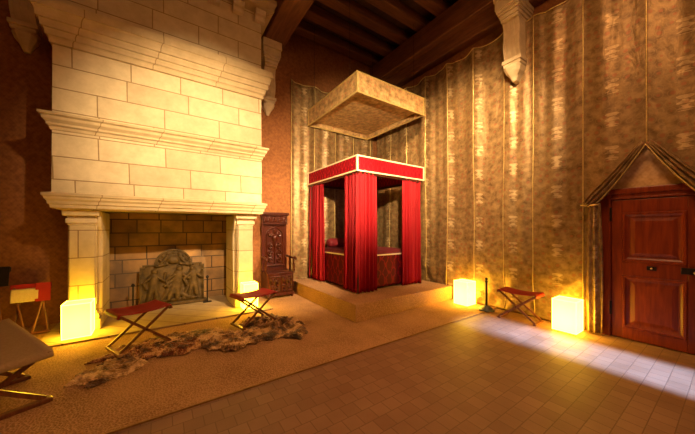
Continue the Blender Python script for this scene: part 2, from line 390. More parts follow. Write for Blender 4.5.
# lintel under the mantel, jambs
P(MB().box(hx0+.03, FY+.0, 1.885, hx1-.03, FY+.28, 2.05), 'lintel', 'stonejoint', bevel=.01)
P(MB().box(-.86, FY+.281, 1.90, 1.30, YA, 2.05), 'flue_throat', 'firebrick')
for s_, (px0, px1) in ((-1, (-1.15, -.86)), (1, (1.26, 1.54))):
    py = 5.70
    m = MB()
    m.box(px0, py, .42, px1, YA, 1.66)                                   # shaft
    m.box(px0-.02, py+.04, .42, px1+.02, YA-.01, 1.66)
    P(m, 'jamb', 'pier', bevel=.012)
    m = MB()
    # capital: stepped, corbelling out towards the room
    for (p, z0, z1) in ((.015,1.66,1.69), (.035,1.69,1.76), (.02,1.76,1.81), (.05,1.81,1.885)):
        m.box(px0-p, py-p, z0, px1+p, YA, z1)
    m.prism([(py-.08,1.80),(py-.1,1.885),(py+.3,1.885),(py+.3,1.80)], (px0-.06, px1+.06), lambda u, v, w_: (w_, u, v))
    P(m, 'capital', 'stone_plain', bevel=.012)
    m = MB()
    for (p, z0, z1) in ((.012,.33,.42), (.03,.28,.33), (.055,.20,.28), (.07,.03,.20)):
        m.box(px0-p, py-p*.5, z0, px1+p, YA-.001, z1)
    P(m, 'jamb_foot', 'stone_plain', bevel=.025)
    # inner jamb lining with a bracket shaped top
    m = MB(); sx = px1 if s_ < 0 else px0; o_ = .07*(1 if s_ < 0 else -1)
    m.prism([(py+.12,.04),(YA,.04),(YA,1.88),(py+.02,1.88),(py+.02,1.72),(py+.05,1.64),(py+.12,1.55),(py+.17,1.45)], (sx-.01, sx+o_), lambda u, v, w_: (w_, u, v))
    P(m, 'jamb_lining', 'pier', bevel=.015)
# firebox
fb = MB(); YB = 6.95
fb.box(-.84, YB, 0, 1.28, YB+.1, 1.999); fb.box(-.90, YA, 0, -.84, YB, 2.2); fb.box(1.28, YA, 0, 1.34, YB, 2.2)
P(fb, 'firebox', 'firebrick')
P(MB().box(-1.42, 5.24, 0.008, 1.82, YB, .035), 'hearth', stone_mat('hearth slabs', (.5,.38,.2), (.42,.31,.16), (.22,.14,.07), .6, .5, (0,.2)), bevel=.008)

# capsule relief field ------------------------------------------------
def seg_d(px, py, a, b):
    ax, ay = a; bx, by = b; dx, dy = bx-ax, by-ay; l = dx*dx+dy*dy
    t = 0 if l == 0 else max(0, min(1, ((px-ax)*dx+(py-ay)*dy)/l))
    return math.hypot(px-ax-t*dx, py-ay-t*dy)
def relief(px, py, caps):
    h = 0
    for a, b, r, k in caps:
        d = seg_d(px, py, a, b)
        if d < r: h = max(h, k*math.sqrt(1-(d/r)**2))
    return h
def figure(cx, cy, s, lean=0, arm=1):
    c = []; q = lambda x, y: (cx+s*(x+lean*y*.3), cy+s*y)
    c.append((q(0,.86), q(0,.88), .085*s, 1)); c.append((q(0,.5), q(0,.72), .13*s, 1)); c.append((q(0,.35), q(0,.5), .15*s, .9))
    c.append((q(-.05,.35), q(-.12,0), .085*s, .9)); c.append((q(.05,.35), q(.1,.0), .085*s, .9))
    c.append((q(-.1,.7), q(-.28,.52), .055*s, .9)); c.append((q(-.28,.52), q(-.2,.34), .045*s, .9))
    c.append((q(.1,.7), q(.26*arm,.56), .055*s, .9)); c.append((q(.26*arm,.56), q(.3*arm,.8), .045*s, .9)); return c
# fireback
caps = figure(-.34, .16, .62, .1) + figure(.0, .14, .68, .6, 1.2) + figure(.36, .18, .62, -.1)
caps += [((-.02,.92),(.02,.92),.09,1), ((-.22,.84),(-.1,1.0),.035,.7), ((.22,.84),(.1,1.0),.035,.7), ((-.3,.8),(-.12,.84),.03,.7), ((.3,.8),(.12,.84),.03,.7),
         ((-.45,.1),(.45,.1),.03,.5), ((-.06,.3),(.3,.12),.05,.8), ((-.2,.12),(-.05,.4),.04,.7), ((.1,.6),(-.14,.4),.04,.9), ((.16,.12),(.26,.36),.03,.7)]
for k in range(9):
    a = PI*k/8; caps.append(((math.cos(a)*.25, .82+math.sin(a)*.25), (math.cos(a)*.25, .82+math.sin(a)*.25), .03, .5))
def inside(px, py, g=0):
    if 0+g <= py <= .80-g and abs(px) <= .56-g: return True
    if abs(px) <= .52-g and py <= .84-g and py > 0: return True
    return py > .7 and math.hypot(px, py-.82) <= .33-g
fbk = thing('fireback', 'arched cast iron fireback with three figures in relief inside the fireplace', 'fireback', (.2, 6.70, .036))
W, H = 1.14, 1.17
def fh(a, b):
    x = (a-.5)*W; z = b*H; e = 1 if not inside(x, z, .035) else 0
    return (x, -.045 - .085*relief(x, z, caps) - .03*e - .006*noise.noise(Vector((x*9, z*9, 0))), z)
m = MB(); m.grid(150, 150, fh, keep=lambda a, b: inside((a-.5)*W, b*H))
rel = m.build('plate', 'iron_relief', fbk, smooth=True)
poly = [(-.56,0),(.56,0),(.56,.80),(.52,.80),(.52,.84)] + [(.33*math.cos(t), .82+.33*math.sin(t)) for t in [PI*k/20 for k in range(21)]] + [(-.52,.84),(-.52,.80),(-.56,.80)]
MB().prism(poly, (-.04, 0), lambda u, v, w_: (u, w_, v)).build('backing', 'iron_relief', fbk)
MB().box(-.62, -.17, 0, .62, .02, .05).build('foot', 'iron_relief', fbk, bevel=.01)
fbk.rotation_euler = (-.06, 0, 0)
for x, y, z, lab in ((-.45, 6.50, .53, 'thin iron andiron rod standing left of the relief fireback'), (.80, 6.45, .58, 'thin iron andiron rod standing right of the relief fireback')):
    t = thing('andiron', lab, 'andiron', (x, y, .035), 0, 'andirons beside the fireback')
    MB().box(-.012,-.012,.03,.012,.012,z-.06).build('post', 'iron', t, bevel=.003)
    MB().lathe([(.004,0),(.028,.02),(.032,.04),(.02,.06),(.004,.075)], (0,0,z-.07), 14).build('knob', 'iron', t, smooth=True)
    MB().box(-.012,-.02,.02,.012,.26,.045).box(-.08,-.02,0,.08,.01,.03).box(-.012,.23,0,.012,.26,.03).build('foot', 'iron', t, bevel=.003)

# ------------------------------------------------------------------ stone corbels
def corbel(loc, rz, lab, bk=0, k=1.0, kd=1.0):
    """local: wall at y=0, projects to -y; z=0 is the bottom tip"""
    t = thing('corbel', lab, 'corbel', loc, rz, 'carved stone corbels under the beams')
    m = MB()
    prof = [(bk,.40)]
    for i in range(25):
        u = i/24; z = .36 + u*.72
        p = .15 + .17*u + .055*math.sin(u*PI*2 - .4)
        prof.append((-p*kd, z))
    prof.append((bk, 1.08))
    n = 7; wd = .30*k                                     # fluted front: ridges side by side
    for i in range(n):
        a = -wd/2 + wd*i/n; g = .014 if i % 2 else 0
        m.prism([(u+g if u < bk else u, v) for u, v in prof], (a, a+wd/n), lambda u, v, w_: (w_, u, v))
    m.build('scroll', 'stone_plain', t)
    m = MB()
    for (p, d, z0, z1) in ((.16,.37,1.07,1.13),(.175,.40,1.13,1.2),(.2,.43,1.2,1.25),(.22,.46,1.25,1.3),(.235,.48,1.3,1.45),(.25,.51,1.45,1.632)):
        m.box(-p*k, -d*kd, z0, p*k, bk, z1)
    m.build('capital', 'stone_plain', t, bevel=.014)
    m = MB()
    m.box(-.18*k,-.25*kd,.33,.18*k,bk,.40).box(-.16*k,-.22*kd,.27,.16*k,bk,.33)
    seg = [(.15,.2,.27),(.155,.2,.23),(.13,.17,.16),(.085,.13,.1),(.065,.1,.06),(.04,.07,.0)]
    rows = [[m.bm.verts.new(q) for q in ((-w_*k,bk,z),(-w_*k,-d*.7,z),(-w_*.6*k,-d,z),(w_*.6*k,-d,z),(w_*k,-d*.7,z),(w_*k,bk,z))] for w_, d, z in seg]
    for a, b in zip(rows, rows[1:]):
        for i in range(5): m.bm.faces.new((a[i], a[i+1], b[i+1], b[i]))
        m.bm.faces.new((a[5], a[0], b[0], b[5]))
    m.bm.faces.new(rows[0]); m.bm.faces.new(rows[-1][::-1])
    m.build('pendant', 'stone_plain', t, bevel=.01)
    return t
corbel((2.12, YA-.002, 4.36), 0, 'carved stone corbel to the right of the chimney above the carved chair', 0, .9, .8)
corbel((-1.79, YA-.002, 4.44), 0, 'carved stone corbel to the left of the chimney at the upper corner', 0, .9, .9)
corbel((XB-.25, 2.38, 4.34), -PI/2, 'carved stone corbel above the brocade hanging on the right wall', .248, .92, .72)

# ------------------------------------------------------------------ wall hangings
def fbm(x, y): return noise.noise(Vector((x, y, 0))) + .5*noise.noise(Vector((x*2.1, y*2.1, 3)))
DY, DZ = .735, 2.76            # door centre, apex height of the parted hanging
seamsB = [-1.3, -.62, .06, .735, 1.42, 2.12, 2.62, 3.23, 3.88, 4.52, 5.15, 5.8]
def xB(y, z):
    low = max(0, 1-z/1.6)
    f = .018*math.sin(y*9.24+.4+.5*math.sin(z*.9+y)) + .045*fbm(y*1.2, z*.3+4) + .02*noise.noise(Vector((y*3.3, z*.5, 2))) + .010*math.sin(y*21+math.sin(y*3)*2)*(.4+.6*min(1, z/5))
    f += low*.06*fbm(y*2.5, z*2.2)
    f -= .03*max(0, .5+.5*noise.noise(Vector((y*.9, 7, 0))))*math.exp(-(z-5.3)**2*1.5)
    return max(5.425, min(5.66, 5.525 + f))
def gap_half(z):               # half width of the opening round the door
    if z > DZ: return 0
    if z > 1.98: return .50*((DZ-z)/(DZ-1.98))
    return .50
def ztopB(y):
    s = 99
    for a, b in zip(seamsB, seamsB[1:]):
        if a <= y <= b: u = (y-a)/(b-a); s = 4*u*(1-u)*min(.1, (b-a)*.13)
    return 5.46 - (s if s < 9 else 0)
hb = thing('wall_hanging', 'gold brown brocade hanging covering the right wall with gold piping, parted at the door', 'wall hanging', (5.5, 3, 0))
def PB(mb, name, mat, **k):
    o = mb.build(name, mat, hb, **k); o.location = (-5.5, -3, 0); return o
y0, y1 = -1.6, 6.40
m = MB()
def fB(a, b):
    y = y0 + (y1-y0)*a; z = .02 + (ztopB(y)-.02)*b
    # pull the cloth back to the edges of the opening
    g = gap_half(z); d = y-DY
    if abs(d) < g: pass
    return (xB(y, z), y, z)
def keepB(a, b):
    y = y0 + (y1-y0)*a; z = .02 + (ztopB(y)-.02)*b
    return abs(y-DY) > gap_half(z)
m.grid(420, 200, fB, lambda a, b: ((y0+(y1-y0)*a-.06)*1.0, .02+5.4*b), keepB)
PB(m, 'cloth', 'brocade', smooth=True, solid=.004)
for y in seamsB:
    zt = ztopB(y); zb = .03 if abs(y-DY) > .5 else (DZ if abs(y-DY) < .1 else 2.9)
    if y in (.06,): zb = .03
    if y < -1.4: continue
    pts = [(xB(y, z)-.008, y, z) for z in [zb+(zt-zb)*k/60 for k in range(61)]]
    PB(MB().tube(pts, .0085 if y != 2.62 else .005, 6), 'piping', 'gold_braid', smooth=True)
pts = []
for k in range(240):
    y = y0 + (y1-y0)*k/239; pts.append((xB(y, ztopB(y))-.006, y, ztopB(y)))
PB(MB().tube(pts, .011, 6), 'top_cord', 'gold_braid', smooth=True)
# rolled-back edges (swags) and the gathered falls beside the door
for s in (1, -1):
    m = MB()
    A = Vector((5.455, DY+.01*s, DZ+.03)); B = Vector((5.42, DY+s*.60, 1.95))
    def fs(a, b):
        t = a; c = A.lerp(B, t); sag = -.05*math.sin(t*PI)
        wd = .035 + .07*t**.8 - .04*max(0, t-.8)/.2
        q = (b-.5)*2
        fold = .022*math.sin(b*PI*7 + t*2) * min(1, t*4)
        nx = -(.035 + .05*t)*math.sqrt(max(0, 1-q*q)) - fold
        perp = Vector((0, .74*s, .67))
        return c + perp*(q*wd + .3*wd) + Vector((nx+.02, 0, sag))
    m.grid(40, 44, fs, lambda a, b: (a*1.0, b*.6+a*.3))
    PB(m, 'swag', 'brocade', smooth=True, solid=.006)
    m = MB()
    edge = [fs(k/40, .06) for k in range(41)]
    PB(MB().tube(edge, .008, 6), 'swag_piping', 'gold_braid', smooth=True)
    def ff(a, b):
        z = 1.99 - b*1.96; spread = .075 + .03*b + .02*math.sin(b*3)
        ang = (a-.5)*2
        y = DY + s*(.53 + .01*b) + spread*ang
        x = 5.43 - .05*math.cos(ang*PI/2) - .026*math.sin(a*PI*6 + b*1.6)*(.5+.5*b)
        return (x+.01, y, z)
    m.grid(60, 50, ff, lambda a, b: (a*.6+.1, b*2))
    PB(m, 'gathered_fall', 'brocade', smooth=True, solid=.006)
    tb = [(5.405+.05*math.cos(t)*.6-.01, DY+s*.575+.10*math.sin(t), 1.965) for t in [2*PI*k/20 for k in range(20)]]
    PB(MB().tube(tb, .012, 6, close=True), 'tie_band', 'gold_braid', smooth=True)

# hanging on the fireplace wall behind the bed
ha = thing('wall_hanging', 'gold brown brocade hanging on the fireplace wall behind the canopied bed', 'wall hanging', (4, 6.5, 0))
def yA(x, z):
    f = .022*math.sin(x*9.2+1+.3*math.sin(z)) + .04*fbm(x*1.3+9, z*.3) + .014*math.sin(x*23)
    return min(6.535, max(6.425, 6.475 + f))
seamsA = [2.72, 3.38, 4.02, 4.66, 5.3]
def ztopA(x):
    for a, b in zip(seamsA, seamsA[1:]):
        if a <= x <= b: u = (x-a)/(b-a); return 5.42 - .34*u*(1-u)
    return 5.42
def PA(mb, name, mat, **k):
    o = mb.build(name, mat, ha, **k); o.location = (-4, -6.5, 0); return o
MBa = MB(); MBa.grid(200, 80, lambda a, b: ((2.72+2.70*a), yA(2.72+2.70*a, .02+5.4*b), .02+(ztopA(2.72+2.7*a)-.02)*b), lambda a, b: (2.72+2.7*a, .02+5.4*b))
PA(MBa, 'cloth', 'brocade', smooth=True, solid=.004)
for x in seamsA:
    PA(MB().tube([(x, yA(x, z)-.008, z) for z in [.03+5.39*k/50 for k in range(51)]], .0085, 6), 'piping', 'gold_braid', smooth=True)
PA(MB().tube([(2.72+2.7*k/80, yA(2.72+2.7*k/80, 5.4)-.006, ztopA(2.72+2.7*k/80)) for k in range(81)], .011, 6), 'top_cord', 'gold_braid', smooth=True)

# ------------------------------------------------------------------ door
struct(MB().box(5.585, .05, 2.165, 5.699, 1.36, 2.82).build('trim_2', matting('pale woven cloth above door', (.5,.3,.15), (.72,.5,.28))))
dt = struct(bpy.data.objects.new('door_1', None)); C.objects.link(dt); dt.location = (5.56, .68, 0)
FW, FH_ = .59, 2.17
m = MB(); m.box(-.02, -FW, 0, .135, -.415, FH_).box(-.02, .415, 0, .135, FW, FH_).box(-.02, -.415, 2.03, .135, .415, FH_)
m.box(-.045, -FW-.02, 2.11, .0, FW+.02, 2.19)
m.build('door_frame', 'door_oak', dt, bevel=.012)
m = MB(); m.box(-.035, -.42, 0, -.018, -.445, 2.06); m.box(-.035, .42, 0, -.018, .445, 2.06); m.box(-.035, -.445, 2.035, -.018, .445, 2.06)
m.build('door_bead', 'door_oak', dt, bevel=.005)
lf = MB()
lf.box(.0, -.41, .015, .05, .41, 2.02)
lf = lf.build('door_leaf', 'door_oak', dt, bevel=.004)
m = MB()      # stiles and rails
m.box(-.022, .30, .015, .001, .41, 2.02).box(-.022, -.41, .015, .001, -.30, 2.02)
for z0, z1 in ((.015,.17),(.93,1.13),(1.84,2.02)): m.box(-.022, -.30, z0, .001, .30, z1)
m.build('rails', 'door_oak', lf, bevel=.006)
for z0, z1 in ((.17,.93),(1.13,1.84)):
    m = MB()
    yv, n = .30, 0
    prof = [(0,-.022),(.012,-.036),(.03,-.036),(.04,-.02),(.06,-.008),(.075,-.004)]
    rows = []
    for d, x in prof: rows.append([m.bm.verts.new(q) for q in ((x,-yv+d,z0+d),(x,yv-d,z0+d),(x,yv-d,z1-d),(x,-yv+d,z1-d))])
    for a, b in zip(rows, rows[1:]):
        for k in range(4): m.bm.faces.new((a[k], a[(k+1)%4], b[(k+1)%4], b[k]))
    m.bm.faces.new(rows[-1])
    prof2 = [(.085,-.006),(.13,-.02)]
    rows = [[m.bm.verts.new(q) for q in ((x,-yv+d,z0+d),(x,yv-d,z0+d),(x,yv-d,z1-d),(x,-yv+d,z1-d))] for d, x in prof2]
    for k in range(4): m.bm.faces.new((rows[0][k], rows[0][(k+1)%4], rows[1][(k+1)%4], rows[1][k]))
    m.bm.faces.new(rows[1])
    m.build('panel', 'door_oak', lf)
m = MB(); m.box(-.034, -.035, 1.03, -.022, .055, 1.085); m.build('keyhole_plate', 'iron', lf, bevel=.003)
m = MB(); m.lathe([(.012,0),(.012,.02),(.004,.024)], (0,0,0), 12)
for v in m.bm.verts: v.co = Vector((-.034-v.co.z, .01+v.co.x, 1.058+v.co.y))
m.build('keyhole_boss', M['gold_braid'], lf)
m = MB(); m.box(-.05, -.405, 1.02, -.022, -.245, 1.10); m.build('lock_case', 'iron', lf, bevel=.006)
m = MB(); m.lathe([(.01,0),(.01,.03),(.024,.04),(.026,.055),(.012,.066)], (0,0,0), 16)
for v in m.bm.verts: v.co = Vector((-.05-v.co.z, -.375+v.co.x, 1.05+v.co.y))
m.build('handle', noise_mat('brushed steel', (.5,.45,.4), (.65,.6,.5), 30, .3, 1), lf, smooth=True)
for z in (.33, 1.72): MB().box(-.04, .405, z, -.02, .43, z+.2).build('hinge', 'iron', lf, bevel=.003)

# ------------------------------------------------------------------ bed platform and bed
tag(MB().box(2.70, 3.69, .008, 5.41, 6.41, .315).build('platform', 'carpet', bevel=.012), 'low carpeted platform step carrying the red canopied bed', 'platform')
BZ = .316
bx0, bx1, by0, by1 = 3.15, 5.10, 4.25, 6.37
bed = thing('canopy_bed', 'four poster bed with scarlet curtains and red damask valance standing on the carpeted platform', 'bed', ((bx0+bx1)/2, (by0+by1)/2, BZ))
off = Vector((-(bx0+bx1)/2, -(by0+by1)/2, -BZ))
def PD(mb, name, mat, **k):
    o = mb.build(name, mat, bed, **k); o.location = off; return o
def rect_cap(name, x0, x1, y0, y1, z0, z1, mat, trim, put, tw=.028, roofz=None, roofmat=None, th=.02, uv=False, tilt=0):
    fac = [((x0,y0),(x1,y0)), ((x1,y0),(x1,y1)), ((x1,y1),(x0,y1)), ((x0,y1),(x0,y0))]
    for (ax, ay), (bx, by) in fac:
        m = MB()
        ln = math.hypot(bx-ax, by-ay); nx, ny = (by-ay)/ln, -(bx-ax)/ln
        m.grid(40, 8, lambda a, b: (ax+(bx-ax)*a + nx*.006*math.sin(a*37)*(1-b), ay+(by-ay)*a + ny*.006*math.sin(a*37)*(1-b), z0+(z1-z0)*b), lambda a, b: (a*ln, b*(z1-z0)+.1))
        put(m, 'valance', mat, smooth=True, solid=th*.6)
        for zz, nme in ((z1, 'top_trim'), (z0, 'bottom_trim')):
            m = MB(); m.bar((ax, ay, zz + (-tw/2 if zz == z1 else tw/2)), (bx, by, zz + (-tw/2 if zz == z1 else tw/2)), th*1.3, tw)
            put(m, nme, trim)
        m = MB(); m.box(ax-th*.8, ay-th*.8, z0, ax+th*.8, ay+th*.8, z1); put(m, 'corner_trim', trim)
    put(MB().box(x0+.02, y0+.02, roofz, x1-.02, y1-.02, roofz+.02), 'roof_cloth', roofmat)
rect_cap('bed', bx0, bx1, by0, by1, 2.74, 3.06, 'damask_red', 'cream_braid', PD, roofz=3.03, roofmat='canopy_under')
for x in (bx0+.06, bx1-.06):
    for y in (by0+.06, by1-.06):
        m = MB(); m.lathe([(.035,0),(.035,.3),(.028,.34),(.024,.5),(.022,1.4),(.022,2.42)], (x, y, BZ), 12)
        m.box(x-.03,y-.03,BZ,x+.03,y+.03,BZ+.1); PD(m, 'post', 'dark_oak', smooth=False)
PD(MB().box(bx0+.02,by0+.02,2.70,bx1-.02,by0+.06,2.76).box(bx0+.02,by1-.06,2.70,bx1-.02,by1-.02,2.76).box(bx0+.02,by0+.06,2.70,bx0+.06,by1-.06,2.76).box(bx1-.06,by0+.06,2.70,bx1-.02,by1-.06,2.76), 'curtain_rail', 'dark_oak')
# curtains: path in plan from one side round the corner to the other
def curtain(path, zb, zt, nf, amp, squeeze=0, seed=0):
    L_ = [0]
    for a, b in zip(path, path[1:]): L_.append(L_[-1] + math.hypot(b[0]-a[0], b[1]-a[1]))
    tot = L_[-1]
    def at(s):
        s *= tot
        for k in range(len(path)-1):
            if s <= L_[k+1]+1e-9:
                u = (s-L_[k])/(L_[k+1]-L_[k]); a, b = path[k], path[k+1]
                d = ((b[0]-a[0])/(L_[k+1]-L_[k]), (b[1]-a[1])/(L_[k+1]-L_[k]))
                return (a[0]+(b[0]-a[0])*u, a[1]+(b[1]-a[1])*u, d[1], -d[0])
    m = MB()
    def f(a, b):
        x, y, nx, ny = at(a)
        ph = a*nf*2*PI + .8*math.sin(a*9+seed) + .25*math.sin(b*3+seed+a*5)
        k = amp*(.6+.4*b)*(1-2.1*abs(math.sin(ph/2))**.75 + .25*math.sin(2.3*ph+seed))
        z = zt + (zb-zt)*b + .012*math.sin(ph*1.1)*b*b
        return (x+nx*k, y+ny*k, z)
    m.grid(int(nf*22), 30, f)
    return m
e = .045
ZT, ZB = 2.74, BZ+.02
PD(curtain([(bx0+e-.01, by0+.50), (bx0+e, by0+.04), (bx0+.04, by0+e-.02), (bx0+.53, by0+e-.01)], ZB, ZT, 9, .055, seed=1), 'curtain', 'red_cloth', smooth=True, solid=.006)
PD(curtain([(bx0+e, by1-.04), (bx0+e, by1-.70)], ZB, ZT, 5, .055, seed=3), 'curtain', 'red_cloth', smooth=True, solid=.006)
PD(curtain([(bx1-.66, by0+e), (bx1-.04, by0+e), (bx1-e, by0+.06), (bx1-e, by0+.3)], ZB, ZT, 8, .055, seed=5), 'curtain', 'red_cloth', smooth=True, solid=.006)
PD(curtain([(bx1-e, by1-.35), (bx1-e, by1-.05), (bx1-.35, by1-e)], ZB, ZT, 6, .03, seed=6), 'curtain', 'red_cloth', smooth=True, solid=.006)
# bed body
qx0, qx1, qy0, qy1 = bx0+.12, bx1-.12, by0+.14, by1-.09
PD(MB().box(qx0, qy0, BZ+.04, qx1, qy1, 1.06), 'bed_base', 'damask_dark', bevel=.02)
PD(MB().box(qx0-.006, qy0-.006, 1.025, qx1+.006, qy1+.006, 1.055), 'bed_braid', 'cream_braid', bevel=.006)
m = MB()
def fm(a, b):
    x = qx0+.01+(qx1-qx0-.02)*a; y = qy0+.01+(qy1-qy0-.02)*b
    e_ = min(1, 8*min(a, 1-a, b, 1-b)); return (x, y, 1.055 + .075*math.sqrt(1-(1-e_)**2) + .012*fbm(x*3, y*3)*e_)
m.grid(40, 40, fm); PD(m, 'coverlet', noise_mat('crimson coverlet top', (.1,.008,.012), (.22,.02,.03), 10, .7), smooth=True)
m = MB()
prof = [(.02,-.60),(.10,-.595),(.13,-.56),(.135,-.5),(.14,0),(.135,.5),(.13,.56),(.10,.595),(.02,.60)]
m.lathe(prof, (0,0,0), 24)
for v in m.bm.verts: v.co = Vector((v.co.z, v.co.x, v.co.y*(.85)))
bo = m.build('bolster', noise_mat('crimson bolster cloth', (.2,.012,.02), (.36,.03,.04), 12, .55), smooth=True)
bo.location = ((qx0+qx1)/2+.03, 6.08, 1.13+.112); tag(bo, 'round crimson bolster lying at the head of the canopied bed', 'bolster')

# hanging brocade tester above the bed
ts = thing('hanging_tester', 'square pale brocade canopy hung by cables above the red bed', 'canopy', ((bx0+bx1)/2, (by0+by1)/2, 4.3))
def PT(mb, name, mat, **k):
    o = mb.build(name, mat, ts, **k); o.location = (-(bx0+bx1)/2, -(by0+by1)/2, -4.3); return o
rect_cap('tester', bx0, bx1, by0, by1, 4.28, 4.70, 'brocade_pale', 'gold_braid', PT, tw=.032, roofz=4.62, roofmat='canopy_under', th=.022)
m = MB(); m.grid(60, 60, lambda a, b: (bx0+.03+(bx1-bx0-.06)*a, by0+.03+(by1-by0-.06)*b, 4.41 - .03*math.sin(a*PI)*math.sin(b*PI) + .006*fbm(a*6, b*6)), lambda a, b: (a*2, b*2))
PT(m, 'lining', 'brocade_pale', smooth=True)
for x, y in ((bx0+.02, by0+.28), (bx1-.02, by0+.28), (bx0+.02, by1-.28), (bx1-.02, by1-.28)):
    PT(MB().tube([(x, y, 4.68), (x, y, 6.62 if 0 else 6.846)], .004, 6), 'cable', 'iron')

# ------------------------------------------------------------------ carved chair
ch = thing('carved_chair', 'tall dark carved wooden armchair with high back and box seat right of the fireplace', 'chair', (2.27, 6.22, .009))
w2 = .31; yb = .30; yf = -.20
m = MB(); m.box(-w2, .24, .0, w2, yb, 1.98)
m.build('back', 'dark_oak', ch, bevel=.006)
m = MB(); m.box(-w2-.03, .14, 1.93, w2+.03, yb, 1.99).box(-w2-.02, .17, 1.90, w2+.02, yb, 1.93).box(-w2-.01, .18, 1.70, w2+.01, yb, 1.74)
m.box(-w2, .2, 1.74, w2, .25, 1.9)
m.build('crest', 'dark_oak', ch, bevel=.006)
def carved(name, x0, x1, z0, z1, y, caps, parent, dep=.03, nx=70, nz=90):
    m = MB(); m.grid(nx, nz, lambda a, b: (x0+(x1-x0)*a, y - dep*relief(x0+(x1-x0)*a, z0+(z1-z0)*b, caps) - .002, z0+(z1-z0)*b))
    return m.build(name, 'dark_oak', parent, smooth=True)
def scroll(cx, cz, r, d, turns=1.4, th=.013):
    out = []; pr = None; n = 16
    for k in range(n+1):
        t = k/n; rr = r*(1-.75*t); a = d*turns*2*PI*t + (PI/2 if d > 0 else PI/2)
        p = (cx+rr*math.cos(a), cz+rr*math.sin(a))
        if pr: out.append((pr, p, th*(1.2-.4*t), 1))
        pr = p
    return out
cp = []
for k in range(15):     # arch
    a = PI*k/14; a2 = PI*(k+1)/14
    if k < 14: cp.append(((.2*math.cos(a), 1.42+.2*math.sin(a)), (.2*math.cos(a2), 1.42+.2*math.sin(a2)), .014, .9))
cp += [((-.2,.75),(-.2,1.42),.014,.9), ((.2,.75),(.2,1.42),.014,.9), ((0,.75),(0,1.2),.016,1)]
cp += [((0,1.36),(0,1.38),.07,1.2), ((0,1.2),(0,1.3),.04,1)]
for z, r in ((.84,.07),(1.0,.075),(1.17,.07)):
    cp += scroll(-.1, z, r, 1) + scroll(.1, z, r, -1)
cp += scroll(-.11, 1.46, .05, 1) + scroll(.11, 1.46, .05, -1) + [((0,1.5),(0,1.56),.03,1), ((-.24,.7),(.24,.7),.012,.9), ((-.24,1.66),(.24,1.66),.01,.8)]
carved('back_panel', -.26, .26, .66, 1.7, .238, cp, ch, .055)
cp = []
for x in (-.24,-.12,0,.12,.24): cp += [((x-.025,1.78),(x,1.86),.018,1), ((x+.025,1.78),(x,1.86),.018,1), ((x,1.8),(x,1.8),.025,.8)]
carved('crest_carving', -w2, w2, 1.745, 1.895, .199, cp, ch, .04, 90, 26)
for x in (-w2+.02, w2-.06): MB().lathe([(.02,0),(.026,.03),(.014,.06),(.022,.1),(.012,.13),(.02,.155)], (x+.02, .16, 1.742), 10).build('finial', 'dark_oak', ch, smooth=True)
m = MB(); m.box(-w2, yf, .08, w2, .24, .55); m.build('seat_box', 'dark_oak', ch, bevel=.006)
m = MB(); m.box(-w2-.02, yf-.025, .55, w2+.02, .24, .585); m.build('seat', 'dark_oak', ch, bevel=.008)
for x0, x1 in ((-.27,-.02),(.02,.27)):
    c = (x0+x1)/2
    cp = scroll(c-.05,.40,.045,1)+scroll(c+.05,.40,.045,-1)+scroll(c-.05,.26,.045,1)+scroll(c+.05,.26,.045,-1)+[((c,.17),(c,.48),.012,1),((x0+.01,.16),(x0+.01,.5),.009,.7),((x1-.01,.16),(x1-.01,.5),.009,.7),((x0,.16),(x1,.16),.009,.7),((x0,.5),(x1,.5),.009,.7)]
    carved('front_panel', x0, x1, .13, .53, yf-.001, cp, ch, .045, 50, 60)
m = MB(); m.box(-w2-.015, yf-.02, .05, w2+.015, .24, .10)
m.build('plinth', 'dark_oak', ch, bevel=.008)
for x in (-w2+.03, w2-.03):
    for y in (yf+.02, .24): MB().lathe([(.02,0),(.034,.015),(.036,.035),(.025,.05)], (x, y, 0), 12).build('foot', 'dark_oak', ch, smooth=True)
for s in (-1, 1):
    x = s*(w2-.01)
    m = MB(); m.tube([(x, .24, .92), (x, .12, .93), (x+s*.01, -.02, .91), (x+s*.03, -.12, .90), (x+s*.045, -.19, .91), (x+s*.05, -.235, .89), (x+s*.045, -.25, .86)], [.026,.028,.026,.026,.032,.032,.02], 10)
    m.build('armrest', 'dark_oak', ch, smooth=True)
    MB().lathe([(.026,0),(.03,.03),(.016,.06),(.024,.13),(.026,.17),(.015,.22),(.022,.27),(.024,.32)], (x+s*.03, -.165, .585), 12).build('arm_post', 'dark_oak', ch, smooth=True)
    MB().lathe([(.018,0),(.02,.03),(.011,.06),(.018,.16),(.011,.24),(.018,.32)], (x, .03, .585), 10).build('arm_baluster', 'dark_oak', ch, smooth=True)

